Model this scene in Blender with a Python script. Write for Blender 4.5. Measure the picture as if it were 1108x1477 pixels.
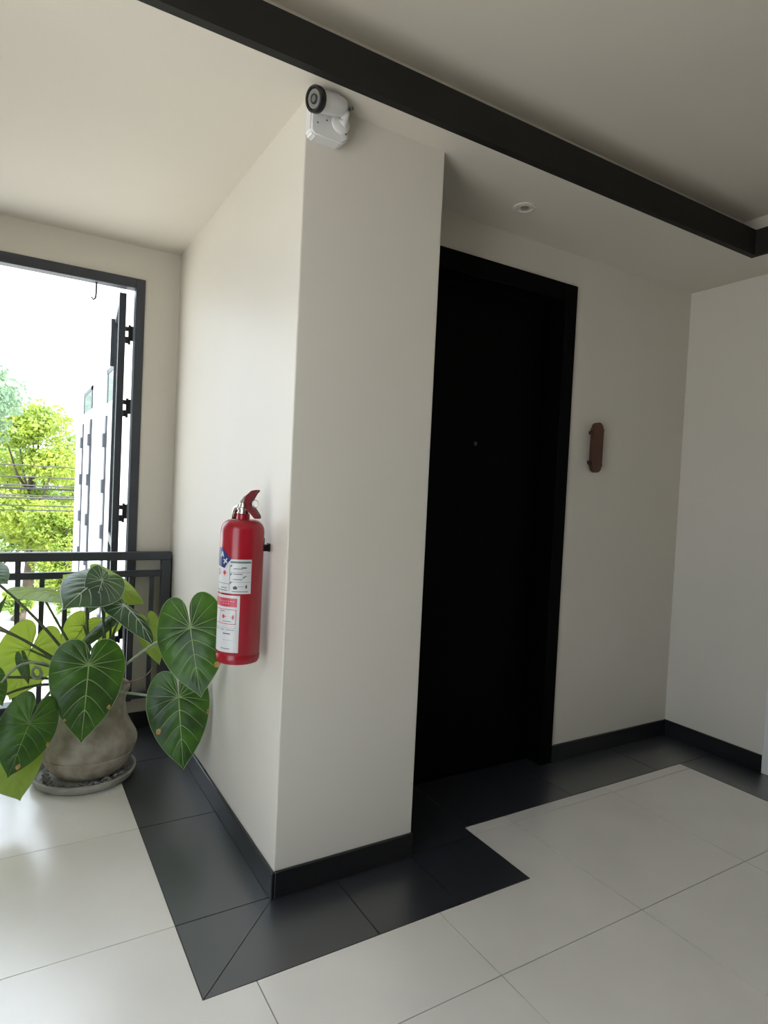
import bpy, bmesh, math, random
import numpy as np
from mathutils import Vector, Matrix
random.seed(7); rng = np.random.default_rng(11)
for o in list(bpy.data.objects): bpy.data.objects.remove(o, do_unlink=True)
scene = bpy.context.scene
COL = scene.collection

# ------------------------------------------------------------------ camera
CAM = Vector((-0.7636, -1.8443, 1.3154)); FPX = 906.435
RT = Vector((0.85634236, -0.51418035, 0.04792)); UP = Vector((-0.02467682, 0.0519446, 0.99834504)); FW = Vector((0.51581859, 0.85610766, -0.03179402))
cd = bpy.data.cameras.new('camera'); cam = bpy.data.objects.new('camera', cd); COL.objects.link(cam)
M = Matrix(((RT.x, UP.x, -FW.x, CAM.x), (RT.y, UP.y, -FW.y, CAM.y), (RT.z, UP.z, -FW.z, CAM.z), (0, 0, 0, 1)))
cam.matrix_world = M
cd.sensor_fit = 'VERTICAL'; cd.sensor_height = 36; cd.lens = FPX / 1477 * 36; cd.clip_start = 0.02; cd.clip_end = 500
scene.camera = cam

# ------------------------------------------------------------------ sky, sun, exposure
SKY = 2.0; SUN = 8.0; EXPOSURE = 0.88
w = bpy.data.worlds.new('hazy_sky'); scene.world = w; w.use_nodes = True
nt = w.node_tree; nt.nodes.clear()
bg = nt.nodes.new('ShaderNodeBackground'); wo = nt.nodes.new('ShaderNodeOutputWorld')
bg.inputs[0].default_value = (0.86, 0.97, 1.10, 1); bg.inputs[1].default_value = SKY
nt.links.new(bg.outputs[0], wo.inputs[0])
sd = bpy.data.lights.new('sun', 'SUN'); sd.energy = SUN; sd.angle = math.radians(2); sd.color = (1, 0.95, 0.85)
sun = bpy.data.objects.new('sun', sd); COL.objects.link(sun)
sun.rotation_euler = Vector((-0.15, 1.0, -1.6)).to_track_quat('-Z', 'Y').to_euler()
vs = scene.view_settings
vs.view_transform = 'Standard'; vs.look = 'None'; vs.gamma = 1; vs.use_curve_mapping = False; vs.exposure = EXPOSURE

# ------------------------------------------------------------------ materials
def mat(name, col, rough=0.6, var=0.0, scale=6.0, bump=0.0, bscale=80.0, metal=0.0, spec=0.5, trans=None, detail=4.0, col2=None, thr=None):
    m = bpy.data.materials.new(name); m.use_nodes = True
    n = m.node_tree.nodes; l = m.node_tree.links
    b = n['Principled BSDF']; out = n['Material Output']
    b.inputs['Roughness'].default_value = rough; b.inputs['Metallic'].default_value = metal
    b.inputs['Specular IOR Level'].default_value = spec
    b.inputs['Base Color'].default_value = (*col, 1)
    tc = n.new('ShaderNodeTexCoord'); geo = n.new('ShaderNodeNewGeometry')
    csrc = None
    if var > 0 or col2:
        nz = n.new('ShaderNodeTexNoise'); nz.inputs['Scale'].default_value = scale; nz.inputs['Detail'].default_value = detail
        l.new(geo.outputs['Position'], nz.inputs['Vector'])
        rp = n.new('ShaderNodeValToRGB'); l.new(nz.outputs[0], rp.inputs[0])
        lo, hi = thr if thr else (0.3, 0.7)
        rp.color_ramp.elements[0].position = lo; rp.color_ramp.elements[1].position = hi
        c2 = col2 if col2 else tuple(min(1, c * (1 + var)) for c in col)
        c1 = col if col2 else tuple(c * (1 - var) for c in col)
        rp.color_ramp.elements[0].color = (*c1, 1); rp.color_ramp.elements[1].color = (*c2, 1)
        l.new(rp.outputs[0], b.inputs['Base Color']); csrc = rp.outputs[0]
    if bump > 0:
        nb = n.new('ShaderNodeTexNoise'); nb.inputs['Scale'].default_value = bscale; nb.inputs['Detail'].default_value = 3
        l.new(geo.outputs['Position'], nb.inputs['Vector'])
        bp = n.new('ShaderNodeBump'); bp.inputs['Strength'].default_value = bump; bp.inputs['Distance'].default_value = 0.004
        l.new(nb.outputs[0], bp.inputs['Height']); l.new(bp.outputs[0], b.inputs['Normal'])
    if trans:
        t = n.new('ShaderNodeBsdfTranslucent'); t.inputs[0].default_value = (*trans[:3], 1)
        mx = n.new('ShaderNodeMixShader'); mx.inputs[0].default_value = trans[3]
        l.new(b.outputs[0], mx.inputs[1]); l.new(t.outputs[0], mx.inputs[2]); l.new(mx.outputs[0], out.inputs[0])
    return m
WALL = mat('wall_paint', (0.675, 0.632, 0.552), 0.45, 0.025, 1.3, 0.10, 60, spec=0.35)
CEIL = mat('ceiling_paint', (0.68, 0.63, 0.55), 0.8, 0.02, 1.0, 0.05, 50, spec=0.2)
TILE = mat('cream_tile', (0.845, 0.805, 0.735), 0.25, 0.04, 3.0, 0.03, 30, detail=8, spec=1.0)
DTILE = mat("charcoal_tile", (0.017, 0.021, 0.027), 0.42, 0.2, 5.0, 0.04, 90, detail=8, spec=1.0)
GROUT = mat('grout', (0.22, 0.21, 0.19), 0.9, 0.1)
BLACK = mat('black_gloss_paint', (0.010, 0.010, 0.011), 0.28, 0.1, 5)
DOORP = mat('black_door_paint', (0.0012, 0.0012, 0.0014), 0.6, 0.2, 5, 0.05, 120, spec=0.06)
BEAMP = mat('dark_beam_paint', (0.014, 0.0135, 0.011), 0.7, 0.1, 6, 0.1, 80, spec=0.25)
STEEL = mat('dark_painted_steel', (0.042, 0.047, 0.058), 0.42, 0.15, 8)
WHITEP = mat('white_gloss_trim', (0.74, 0.73, 0.70), 0.4, 0.02)
RED = mat('red_enamel', (0.33, 0.006, 0.018), 0.22, 0.08, 10)
DRED = mat('dark_red_enamel', (0.16, 0.008, 0.016), 0.3, 0.08, 10)
LABELW = mat('label_white', (0.62, 0.62, 0.62), 0.35, 0.03, 30)
LABELR = mat('label_red', (0.55, 0.05, 0.09), 0.35, 0.05, 30)
LABELB = mat('label_blue', (0.015, 0.03, 0.16), 0.35, 0.05, 30)
LABELG = mat('label_grey_green', (0.10, 0.16, 0.13), 0.4, 0.05, 30)
INK = mat('label_ink', (0.05, 0.05, 0.055), 0.5, 0.1, 30)
CHROME = mat('chrome', (0.70, 0.69, 0.66), 0.18, 0.03, 40, metal=1.0)
RUBBER = mat('black_rubber', (0.012, 0.012, 0.012), 0.6, 0.1)
CAMW = mat('camera_white_plastic', (0.72, 0.71, 0.69), 0.35, 0.03, 20)
LENS = mat('lens_glass', (0.12, 0.12, 0.12), 0.08, 0.1, 60)
LENSR = mat('lens_dark_ring', (0.012, 0.012, 0.012), 0.25, 0.1)
LEDR = mat('lens_reflector_ring', (0.30, 0.30, 0.29), 0.25, 0.1, 60, metal=0.6)
WOODP = mat('varnished_wood', (0.075, 0.022, 0.010), 0.5, 0.3, 14, 0.1, 60)
POT = mat('aged_clay', (0.27, 0.225, 0.17), 0.85, 0.0, 16, 1.0, 70, detail=12, col2=(0.47, 0.43, 0.355), thr=(0.30, 0.68), spec=0.2)
SAUCER = mat('grey_cement_saucer', (0.36, 0.35, 0.30), 0.8, 0.2, 14, 0.4, 60, detail=8)
GRAVEL = mat('grey_gravel', (0.30, 0.29, 0.28), 0.9, 0.5, 60)
SOIL = mat('dark_soil', (0.035, 0.024, 0.016), 0.95, 0.3, 30, 0.6, 60)
BARK = mat('plant_stem_bark', (0.10, 0.065, 0.035), 0.85, 0.4, 30, 0.5, 80)
SHOOT = mat('pale_root_shoot', (0.42, 0.30, 0.22), 0.6, 0.2, 40)
LEAFD = mat('dark_velvet_leaf', (0.007, 0.030, 0.010), 0.38, 0, 11, 0.2, 50, trans=(0.15, 0.36, 0.015, 0.24), col2=(0.050, 0.150, 0.012), detail=4, thr=(0.38, 0.68))
LEAFY = mat('backlit_yellow_green_leaf', (0.10, 0.22, 0.025), 0.45, 0, 12, 0.15, 60, trans=(0.42, 0.55, 0.06, 0.5), col2=(0.17, 0.28, 0.04), detail=3)  # lighter green with more translucence: glow of backlit leaves put into the colour
LEAFS = mat('silver_veined_leaf', (0.014, 0.045, 0.026), 0.38, 0, 14, 0.15, 60, trans=(0.16, 0.32, 0.05, 0.25), col2=(0.05, 0.11, 0.06), detail=3)
VEIN = mat('pale_leaf_vein', (0.30, 0.42, 0.17), 0.5, 0.1, 30)
VEINS_ = mat('silver_leaf_vein', (0.48, 0.56, 0.44), 0.5, 0.1, 30)
VEIND = mat('deep_leaf_vein', (0.17, 0.27, 0.09), 0.5, 0.1, 30)
PETI = mat('green_petiole', (0.10, 0.13, 0.06), 0.5, 0.3, 40)
PETIP = mat('pale_petiole', (0.30, 0.36, 0.24), 0.5, 0.2, 40)
SCORCH = mat('scorched_leaf_spot', (0.42, 0.26, 0.08), 0.7, 0.2, 60)
FACADE = mat('white_render', (0.80, 0.80, 0.78), 0.85, 0.02, 1)
CONC = mat('pale_concrete', (0.62, 0.61, 0.58), 0.9, 0.06, 0.4, detail=8)
GLASSM = mat('window_glass', (0.30, 0.34, 0.34), 0.06, 0.03, 2)
CABLE = mat('cable_sheath', (0.03, 0.03, 0.03), 0.6, 0.1)
TRUNK = mat('tree_bark', (0.09, 0.07, 0.05), 0.9, 0.3, 5)
TLY = mat('sunny_tree_leaf', (0.30, 0.37, 0.05), 0.55, 0, 0.9, trans=(0.46, 0.55, 0.07, 0.4), col2=(0.11, 0.20, 0.04), detail=2)
TLG = mat('green_tree_leaf', (0.09, 0.17, 0.04), 0.55, 0, 1.1, trans=(0.22, 0.36, 0.05, 0.35), col2=(0.20, 0.28, 0.05), detail=2)
TLB = mat('bluish_tree_leaf', (0.10, 0.18, 0.12), 0.55, 0, 1.1, trans=(0.22, 0.34, 0.18, 0.35), col2=(0.20, 0.30, 0.18), detail=2)
LAMPG = mat('frosted_lamp_face', (0.30, 0.29, 0.27), 0.3, 0.05, 40)

def coat(m, wgt, rough, ior):
    b = m.node_tree.nodes['Principled BSDF']
    b.inputs['Coat Weight'].default_value = wgt; b.inputs['Coat Roughness'].default_value = rough; b.inputs['Coat IOR'].default_value = ior
coat(DTILE, 1.0, 0.30, 1.8); coat(TILE, 0.5, 0.25, 1.6)

# ------------------------------------------------------------------ helpers
def link(name, me, m, parent=None, smooth=False):
    o = bpy.data.objects.new(name, me); COL.objects.link(o)
    if m and not me.materials: me.materials.append(m)
    if smooth: me.polygons.foreach_set('use_smooth', [True] * len(me.polygons))
    if parent is not None:
        o.parent = parent
        if parent.type == 'EMPTY': o.matrix_parent_inverse = Matrix.Translation(-Vector(parent.location))
    return o
def mesh(name, verts, faces, m, parent=None, smooth=False):
    me = bpy.data.meshes.new(name); me.from_pydata([tuple(v) for v in verts], [], [tuple(f) for f in faces]); me.update()
    return link(name, me, m, parent, smooth)
def bmobj(name, bm, m, parent=None, smooth=False):
    me = bpy.data.meshes.new(name); bmesh.ops.recalc_face_normals(bm, faces=bm.faces); bm.to_mesh(me); bm.free()
    return link(name, me, m, parent, smooth)
def tag(o, label=None, cat=None, group=None, kind=None):
    if label: o['label'] = label
    if cat: o['category'] = cat
    if group: o['group'] = group
    if kind: o['kind'] = kind
    return o
def empty(name, loc, label=None, cat=None, group=None, kind=None):
    o = bpy.data.objects.new(name, None); COL.objects.link(o); o.location = loc; o.empty_display_size = 0.05
    return tag(o, label, cat, group, kind)
def addbox(bm, x0, x1, y0, y1, z0, z1, bevel=0, seg=2):
    r = bmesh.ops.create_cube(bm, size=1.0); vs_ = r['verts']
    for v in vs_: v.co = Vector(((x0 + x1) / 2 + v.co.x * (x1 - x0), (y0 + y1) / 2 + v.co.y * (y1 - y0), (z0 + z1) / 2 + v.co.z * (z1 - z0)))
    if bevel:
        es = list({e for v in vs_ for e in v.link_edges})
        bmesh.ops.bevel(bm, geom=es, offset=bevel, segments=seg, affect='EDGES', profile=0.5)
def box(name, b, m, parent=None, bevel=0.0, seg=2):
    bm = bmesh.new(); bs = b if isinstance(b[0], (tuple, list)) else [b]
    for q in bs: addbox(bm, *q, bevel=bevel, seg=seg)
    return bmobj(name, bm, m, parent)
def prism(name, pts, z0, z1, m, parent=None, bevel=0.0):
    bm = bmesh.new(); vb = [bm.verts.new((x, y, z0)) for x, y in pts]; vt = [bm.verts.new((x, y, z1)) for x, y in pts]
    n = len(pts); bm.faces.new(vb[::-1]); top = bm.faces.new(vt)
    for i in range(n): bm.faces.new((vb[i], vb[(i + 1) % n], vt[(i + 1) % n], vt[i]))
    if bevel: bmesh.ops.bevel(bm, geom=list(top.edges), offset=bevel, segments=1, affect='EDGES')
    return bmobj(name, bm, m, parent)
def frame_of(d):
    d = Vector(d).normalized(); a = Vector((0, 0, 1)) if abs(d.z) < 0.9 else Vector((1, 0, 0))
    s = d.cross(a).normalized(); return d, s, s.cross(d)
def lathe(name, prof, m, origin=(0, 0, 0), axis=(0, 0, 1), seg=40, parent=None, smooth=True, wob=0.0):
    d, s, t = frame_of(axis); o = Vector(origin); V = []; F = []
    for k, (r, h) in enumerate(prof):
        for i in range(seg):
            a = 2 * math.pi * i / seg; rr = r * (1 + wob * math.sin(3 * a + h * 9) + wob * .6 * math.sin(5 * a + 2))
            V.append(o + d * h + s * (rr * math.cos(a)) + t * (rr * math.sin(a)))
    for k in range(len(prof) - 1):
        for i in range(seg):
            j = (i + 1) % seg; F.append((k * seg + i, k * seg + j, (k + 1) * seg + j, (k + 1) * seg + i))
    if prof[0][0] > 1e-6: F.append(tuple(range(seg))[::-1])
    if prof[-1][0] > 1e-6: F.append(tuple((len(prof) - 1) * seg + i for i in range(seg)))
    bm = bmesh.new(); bv = [bm.verts.new(v) for v in V]
    for f in F: bm.faces.new([bv[i] for i in f])
    bmesh.ops.remove_doubles(bm, verts=bm.verts, dist=1e-5)
    o = bmobj(name, bm, m, parent, smooth)
    if smooth:
        for p in o.data.polygons:
            if len(p.vertices) > 8: p.use_smooth = False
        try: o.data.set_sharp_from_angle(angle=math.radians(40))
        except Exception: pass
    return o
def tube_geo(pts, rad, seg=8, V=None, F=None, flat=1.0):
    V = [] if V is None else V; F = [] if F is None else F
    pts = [Vector(p) for p in pts]; n = len(pts); base = len(V); rs = rad if isinstance(rad, (list, tuple)) else [rad] * n
    prev = None
    for k in range(n):
        d = (pts[min(k + 1, n - 1)] - pts[max(k - 1, 0)])
        if d.length < 1e-9: d = Vector((0, 0, 1))
        d.normalize()
        if prev is None: _, s, _t = frame_of(d)
        else:
            s = prev - d * prev.dot(d)
            s = s.normalized() if s.length > 1e-6 else frame_of(d)[1]
        t = d.cross(s); prev = s
        for i in range(seg):
            a = 2 * math.pi * i / seg; V.append(pts[k] + s * (rs[k] * math.cos(a)) + t * (rs[k] * flat * math.sin(a)))
    for k in range(n - 1):
        for i in range(seg):
            j = (i + 1) % seg; F.append((base + k * seg + i, base + k * seg + j, base + (k + 1) * seg + j, base + (k + 1) * seg + i))
    F.append(tuple(base + i for i in range(seg))[::-1]); F.append(tuple(base + (n - 1) * seg + i for i in range(seg)))
    return V, F
def tube(name, pts, rad, m, parent=None, seg=8, smooth=True):
    V, F = tube_geo(pts, rad, seg); return mesh(name, V, F, m, parent, smooth)
def bez(a, b, c, d, n=12):
    a, b, c, d = map(Vector, (a, b, c, d)); out = []
    for i in range(n + 1):
        t = i / n; s = 1 - t; out.append(a * s**3 + b * 3 * s * s * t + c * 3 * s * t * t + d * t**3)
    return out
def at(px, py, y):      # point of the photo's view ray at depth plane y
    d = FW * FPX + RT * (px - 554) - UP * (py - 738.5); return CAM + d * ((y - CAM.y) / d.y)

# ------------------------------------------------------------------ room dimensions
H, WP, DW, DD, W, BW, HB = 2.516, 0.528, 1.636, 0.365, 2.525, 0.302, 0.087
XL, YB = -1.6, -5.2           # left wall, back wall
BT, FY, BX = 2.632, -0.143, 2.232      # dark beam top, its front, its corner
CH, CY, CX = 2.752, 0.0, 2.375         # recessed ceiling, its edges
S = 'structure'

# floor: grout bed, cream tiles on a 60 cm grid, charcoal border
fl = tag(box('floor', (XL, W + 0.2, YB, DW + 0.02, -0.12, -0.004), GROUT), 'floor of large cream tiles with a charcoal border along the walls', 'floor', kind=S)
J = 0.0016
full = None
def region(x, y):
    if y > DW - BW or x > W - BW: return False
    if y > -BW and -BW < x < WP + BW: return False
    if y > DD - BW and x > 0: return False
    return XL < x < W and YB < y
gx = [-0.16 + 0.6 * i for i in range(-5, 6)]; gy = [0.006 + 0.6 * i for i in range(-9, 4)]
CUTX = sorted([-BW, WP + BW, W - BW, XL]); CUTY = sorted([-BW, DD - BW, DW - BW, YB])
for x0 in gx:
    for y0 in gy:
        x1, y1 = x0 + 0.6, y0 + 0.6
        xs = [x0] + [c for c in CUTX if x0 + 1e-4 < c < x1 - 1e-4] + [x1]; ys = [y0] + [c for c in CUTY if y0 + 1e-4 < c < y1 - 1e-4] + [y1]
        cells = [(i, j) for i in range(len(xs) - 1) for j in range(len(ys) - 1) if region((xs[i] + xs[i + 1]) / 2, (ys[j] + ys[j + 1]) / 2)]
        if not cells: continue
        if len(xs) == 2 and len(ys) == 2:
            if full is None:
                bm = bmesh.new(); addbox(bm, J, 0.6 - J, J, 0.6 - J, -0.008, 0.0)
                full = bmobj('floor_tile', bm, TILE, fl); full.location = (x0, y0, 0)
            else:
                c = full.copy(); COL.objects.link(c); c.location = (x0, y0, 0)
            continue
        bm = bmesh.new(); cell = set(cells)
        for (i, j) in cells:
            e = [xs[i] + (0 if (i - 1, j) in cell else J), xs[i + 1] - (0 if (i + 1, j) in cell else J), ys[j] + (0 if (i, j - 1) in cell else J), ys[j + 1] - (0 if (i, j + 1) in cell else J)]
            bm.faces.new([bm.verts.new((a, b, 0)) for a, b in ((e[0], e[2]), (e[1], e[2]), (e[1], e[3]), (e[0], e[3]))])
        bmesh.ops.remove_doubles(bm, verts=bm.verts, dist=2.5e-3 if len(cells) > 2 else 1e-5)
        r = bmesh.ops.extrude_face_region(bm, geom=list(bm.faces))
        for v in r['geom']:
            if isinstance(v, bmesh.types.BMVert): v.co.z = -0.008
        bmobj('floor_tile', bm, TILE, fl)
def dtile(pts): prism('border_tile', pts, -0.008, 0.0002, DTILE, fl)
def drect(x0, x1, y0, y1): dtile([(x0 + J, y0 + J), (x1 - J, y0 + J), (x1 - J, y1 - J), (x0 + J, y1 - J)])
q = J * 1.2
dtile([(-BW + J, -BW + q * 2), (-q, -0.0 - q), (-q * 0 - J, 0.004), (-BW + J, 0.004)])
drect(-BW, 0, 0.006, 0.606); drect(-BW, 0, 0.606, 1.206); drect(-BW, 0, 1.206, DW)
dtile([(-BW + q * 2, -BW + J), (0.222 - J, -BW + J), (0.222 - J, -J), (q, -J)])
drect(0.222, WP, -BW, 0); drect(WP, WP + BW, -BW, 0.0)
drect(WP, WP + BW, 0.0, DD - BW)
for a, b in ((WP, 0.84), (0.84, 1.44), (1.44, 2.04), (2.04, W)): drect(a, b, DD - BW, DD + 0.13 if b < 1.5 else DD)
drect(1.44, 1.608, DD, DD + 0.13)
yy = DD - BW
for k in range(9):
    drect(W - BW, W, yy - 0.6, yy); yy -= 0.6
for k in range(5): drect(max(-BW - 0.6 * (k + 1), XL), -BW - 0.6 * k, DW - BW, DW)

# walls
tag(box('wall_pillar', (0, WP, 0, DW + 0.15, 0, H + 0.05), WALL, bevel=0.004), 'white painted wall corner that carries the extinguisher and camera', 'wall', kind=S)
DX0, DX1, DZ = 0.562, 1.608, 2.363
tag(box('wall_door', [(DX1, W + 0.2, DD, DD + 0.2, 0, H + 0.05), (WP, DX0, DD, DD + 0.2, 0, H + 0.05), (DX0, DX1, DD, DD + 0.2, DZ, H + 0.05)], WALL), 'white wall around the black door', 'wall', kind=S)
tag(box('wall_right', (W, W + 0.2, YB - 0.2, DD, 0, CH + 0.1), WALL), 'white wall right of the door alcove', 'wall', kind=S)
WX0, WX1, WZ, SILL = -1.5, -0.175, 2.345, 0.15
tag(box('wall_window', [(WX1, 0.0, DW, DW + 0.15, 0, H + 0.05), (XL, WX0, DW, DW + 0.15, 0, H + 0.05), (WX0, WX1, DW, DW + 0.15, WZ, H + 0.05), (WX0, WX1, DW, DW + 0.15, 0, SILL)], WALL), 'white wall around the tall open window', 'wall', kind=S)
LY0, LY1 = -1.9, -0.42  # opening out of view, placed and sized for the daylight it gives
tag(box('wall_left', [(XL - 0.2, XL, LY1, DW + 0.15, -0.1, CH + 0.1), (XL - 0.2, XL, YB, LY0, -0.1, CH + 0.1), (XL - 0.2, XL, LY0, LY1, 2.46, CH + 0.1), (XL - 0.2, XL, LY0, LY1, -0.1, 0.15)], WALL), 'unseen white wall with a wide opening added for daylight', 'wall', kind=S)
tag(box('wall_back', (XL - 0.2, W, YB - 0.2, YB, -0.1, CH + 0.1), WALL), 'white wall at the far end of the landing', 'wall', kind=S)
# ceilings: low ceiling round a recessed one
tag(box('ceiling_lower', [(XL, CX, FY + 0.03, CY, H, BT - 0.01), (XL, W, CY, DW, H, CH + 0.1), (BX + 0.03, CX, YB, FY + 0.03, H, BT - 0.01), (CX, W, YB, CY, H, CH + 0.1)], CEIL), 'lower white ceiling in front of the door and window', 'ceiling', kind=S)
tag(box('ceiling', (XL, CX, YB, CY, CH, CH + 0.1), CEIL), 'recessed white ceiling panel over the landing', 'ceiling', kind=S)
tag(box('trim_1', [(XL, BX, FY, FY + 0.03, H - 0.001, BT), (BX, BX + 0.03, YB, FY + 0.03, H - 0.001, BT)], BEAMP), 'dark painted beam edging the recessed ceiling', 'beam', kind=S)
tag(box('roof', (XL - 0.2, W + 1.0, YB - 0.4, DW + 0.5, CH + 0.12, CH + 0.3), FACADE), 'flat roof slab over the landing', 'roof', kind=S)
# baseboards
B = 0.012
def base(name, b, label): tag(box(name, b, BLACK, bevel=0.0025, seg=1), label, 'baseboard', kind=S)
base('baseboard_pillar_left', (-B, 0, -B, DW, 0, HB), 'black baseboard under the fire extinguisher wall')
base('baseboard_pillar_front', (0.0001, WP, -B, 0, 0, HB), 'black baseboard under the front of the pillar')
base('baseboard_door', (DX1, W, DD - B, DD, 0, HB), 'black baseboard right of the door')
base('baseboard_right', (W - B, W, -0.19, DD - B, 0, HB), 'black baseboard of the right wall')
base('baseboard_window', (XL, -B, DW - B, DW, 0, HB), 'black baseboard under the window')
tag(box('trim_2', (W - 0.020, W - 0.0005, -1.15, -0.188, 0.0005, 2.3), WHITEP, bevel=0.006), 'white casing standing on the right wall', 'trim', kind=S)

# door
dr = empty('door_1', (1.085, DD, 0), 'black door in a black frame', 'door', kind=S)
FWD = 0.078
for nm, b in (('frame_post', (DX1 - FWD, DX1, DD - 0.012, DD + 0.15, 0, DZ)), ('frame_post', (DX0, DX0 + FWD, DD - 0.012, DD + 0.15, 0, DZ)), ('frame_head', (DX0 + FWD, DX1 - FWD, DD - 0.012, DD + 0.15, DZ - 0.085, DZ))):
    box(nm, b, DOORP, dr, bevel=0.003, seg=1)
lf = box('door_leaf', (DX0 + FWD + 0.003, DX1 - FWD - 0.003, DD + 0.10, DD + 0.145, 0.008, DZ - 0.088), DOORP, dr, bevel=0.002, seg=1)
lathe('peephole', [(0.011, 0), (0.011, 0.004), (0.007, 0.006), (0.0, 0.0055)], LENSR, at(685, 640, DD + 0.10), (0, -1, 0), 20, lf)
box('threshold', (DX0 + FWD, DX1 - FWD, DD + 0.085, DD + 0.15, 0.0, 0.007), DOORP, dr)

# window frame, open casement
wn = empty('window_1', ((WX0 + WX1) / 2, DW, SILL), 'tall open window in a dark metal frame', 'window', kind=S)
FR = 0.042
box('frame_post', (WX1 - FR, WX1 + 0.002, DW - 0.012, DW + 0.05, SILL, WZ + 0.002), STEEL, wn, bevel=0.002, seg=1)
box('frame_post', (WX0, WX0 + FR, DW - 0.012, DW + 0.05, SILL, WZ), STEEL, wn, bevel=0.002, seg=1)
box('frame_head', (WX0 + FR, WX1 - FR, DW - 0.012, DW + 0.05, WZ - 0.048, WZ + 0.002), STEEL, wn, bevel=0.002, seg=1)
box('frame_sill', (WX0 + FR, WX1 - FR, DW - 0.012, DW + 0.15, SILL - 0.02, SILL + 0.02), STEEL, wn, bevel=0.002, seg=1)
# sash swung outward on its hinges
HX, HY, SW, STH = -0.250, DW + 0.075, 0.55, 0.033
ang = math.atan2(0.55, 0.052)
ca, sa = math.cos(ang), math.sin(ang)
def sash_pt(a, t, z): return Vector((HX + ca * a - sa * t, HY + sa * a + ca * t, z))
def sbox(name, a0, a1, t0, t1, z0, z1, m, parent):
    V = [sash_pt(a, t, z) for z in (z0, z1) for a, t in ((a0, t0), (a1, t0), (a1, t1), (a0, t1))]
    return mesh(name, V, [(3, 2, 1, 0), (4, 5, 6, 7), (0, 1, 5, 4), (1, 2, 6, 5), (2, 3, 7, 6), (3, 0, 4, 7)], m, parent)
ZS0, ZS1 = SILL + 0.03, WZ - 0.06
sbox('sash_stile', 0, 0.05, 0, STH, ZS0, ZS1, STEEL, wn); sbox('sash_stile', SW - 0.05, SW, 0, STH, ZS0, ZS1, STEEL, wn)
for z in (ZS0, 0.95, ZS1 - 0.05): sbox('sash_rail', 0.05, SW - 0.05, 0, STH, z, z + 0.05, STEEL, wn)
sbox('glass_pane', 0.05, SW - 0.05, 0.013, 0.019, ZS0 + 0.05, 0.95, GLASSM, wn); sbox('glass_pane', 0.05, SW - 0.05, 0.013, 0.019, 1.0, ZS1 - 0.05, GLASSM, wn)
sbox('sash_bolt', SW - 0.03, SW - 0.015, STH, STH + 0.02, ZS1 - 0.30, ZS1 - 0.02, STEEL, wn)
for z in (2.07, 1.69, 1.14, 0.5):
    h = lathe('hinge', [(0.006, -0.05), (0.006, 0.05)], RUBBER, (-0.233, DW + 0.058, z), seg=10, parent=wn)
    box('hinge_leaf', [(-0.252, -0.233, DW + 0.055, DW + 0.061, z - 0.045, z - 0.012), (-0.233, -0.216, DW + 0.055, DW + 0.061, z - 0.03, z + 0.045), (-0.252, -0.233, DW + 0.055, DW + 0.061, z + 0.018, z + 0.04)], RUBBER, h)
tube('stay_hook', [(-0.40, DW + 0.03, WZ - 0.045), (-0.40, DW + 0.03, WZ - 0.10), (-0.403, DW + 0.028, WZ - 0.125), (-0.413, DW + 0.025, WZ - 0.135), (-0.422, DW + 0.022, WZ - 0.125)], 0.004, STEEL, wn)

# railing in front of the window
RY = 1.575
rl = empty('railing', (-1.2, RY, 0), 'dark steel railing across the open window behind the plant', 'railing')
box('top_rail', (XL + 0.02, -0.009, RY - 0.022, RY + 0.022, 0.905, 0.947), STEEL, rl, bevel=0.003, seg=1)
box('middle_rail', (XL + 0.02, -0.056, RY - 0.014, RY + 0.014, 0.818, 0.850), STEEL, rl, bevel=0.002, seg=1)
box('bottom_rail', (XL + 0.02, -0.056, RY - 0.014, RY + 0.014, 0.180, 0.212), STEEL, rl, bevel=0.002, seg=1)
box('end_post', (-0.056, -0.009, RY - 0.022, RY + 0.022, 0.0, 0.905), STEEL, rl, bevel=0.002, seg=1)
box('end_post', (XL + 0.02, XL + 0.066, RY - 0.022, RY + 0.022, 0.0, 0.905), STEEL, rl, bevel=0.002, seg=1)
bal = None
for i in range(14):
    x = -0.1 - 0.101 * i
    if bal is None:
        bm = bmesh.new(); addbox(bm, -0.011, 0.011, RY - 0.008, RY + 0.008, 0.212, 0.818); bal = bmobj('baluster', bm, STEEL, rl); bal.location.x = x
    else:
        c = bal.copy(); COL.objects.link(c); c.location.x = x
for i in range(0, 2): box('short_post', (-0.719 - 0.606 * i, -0.695 - 0.606 * i, RY - 0.010, RY + 0.010, 0.85, 0.905), STEEL, rl)

# downlight
dl = empty('downlight', (1.042, 0.144, H), 'small round recessed spotlight in the ceiling above the door', 'downlight')
lathe('trim_ring', [(0.030, -0.002), (0.034, -0.006), (0.047, -0.004), (0.048, 0.001), (0.030, 0.001), (0.030, -0.002)], CEIL, (1.042, 0.144, H), seg=40, parent=dl)
lathe('reflector', [(0.030, -0.001), (0.018, -0.0005), (0.016, -0.003)], LENSR, (1.042, 0.144, H), seg=30, parent=dl)
lathe('bulb_face', [(0.0, -0.0075), (0.009, -0.007), (0.015, -0.005), (0.016, -0.001)], LAMPG, (1.042, 0.144, H), seg=24, parent=dl)

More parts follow.
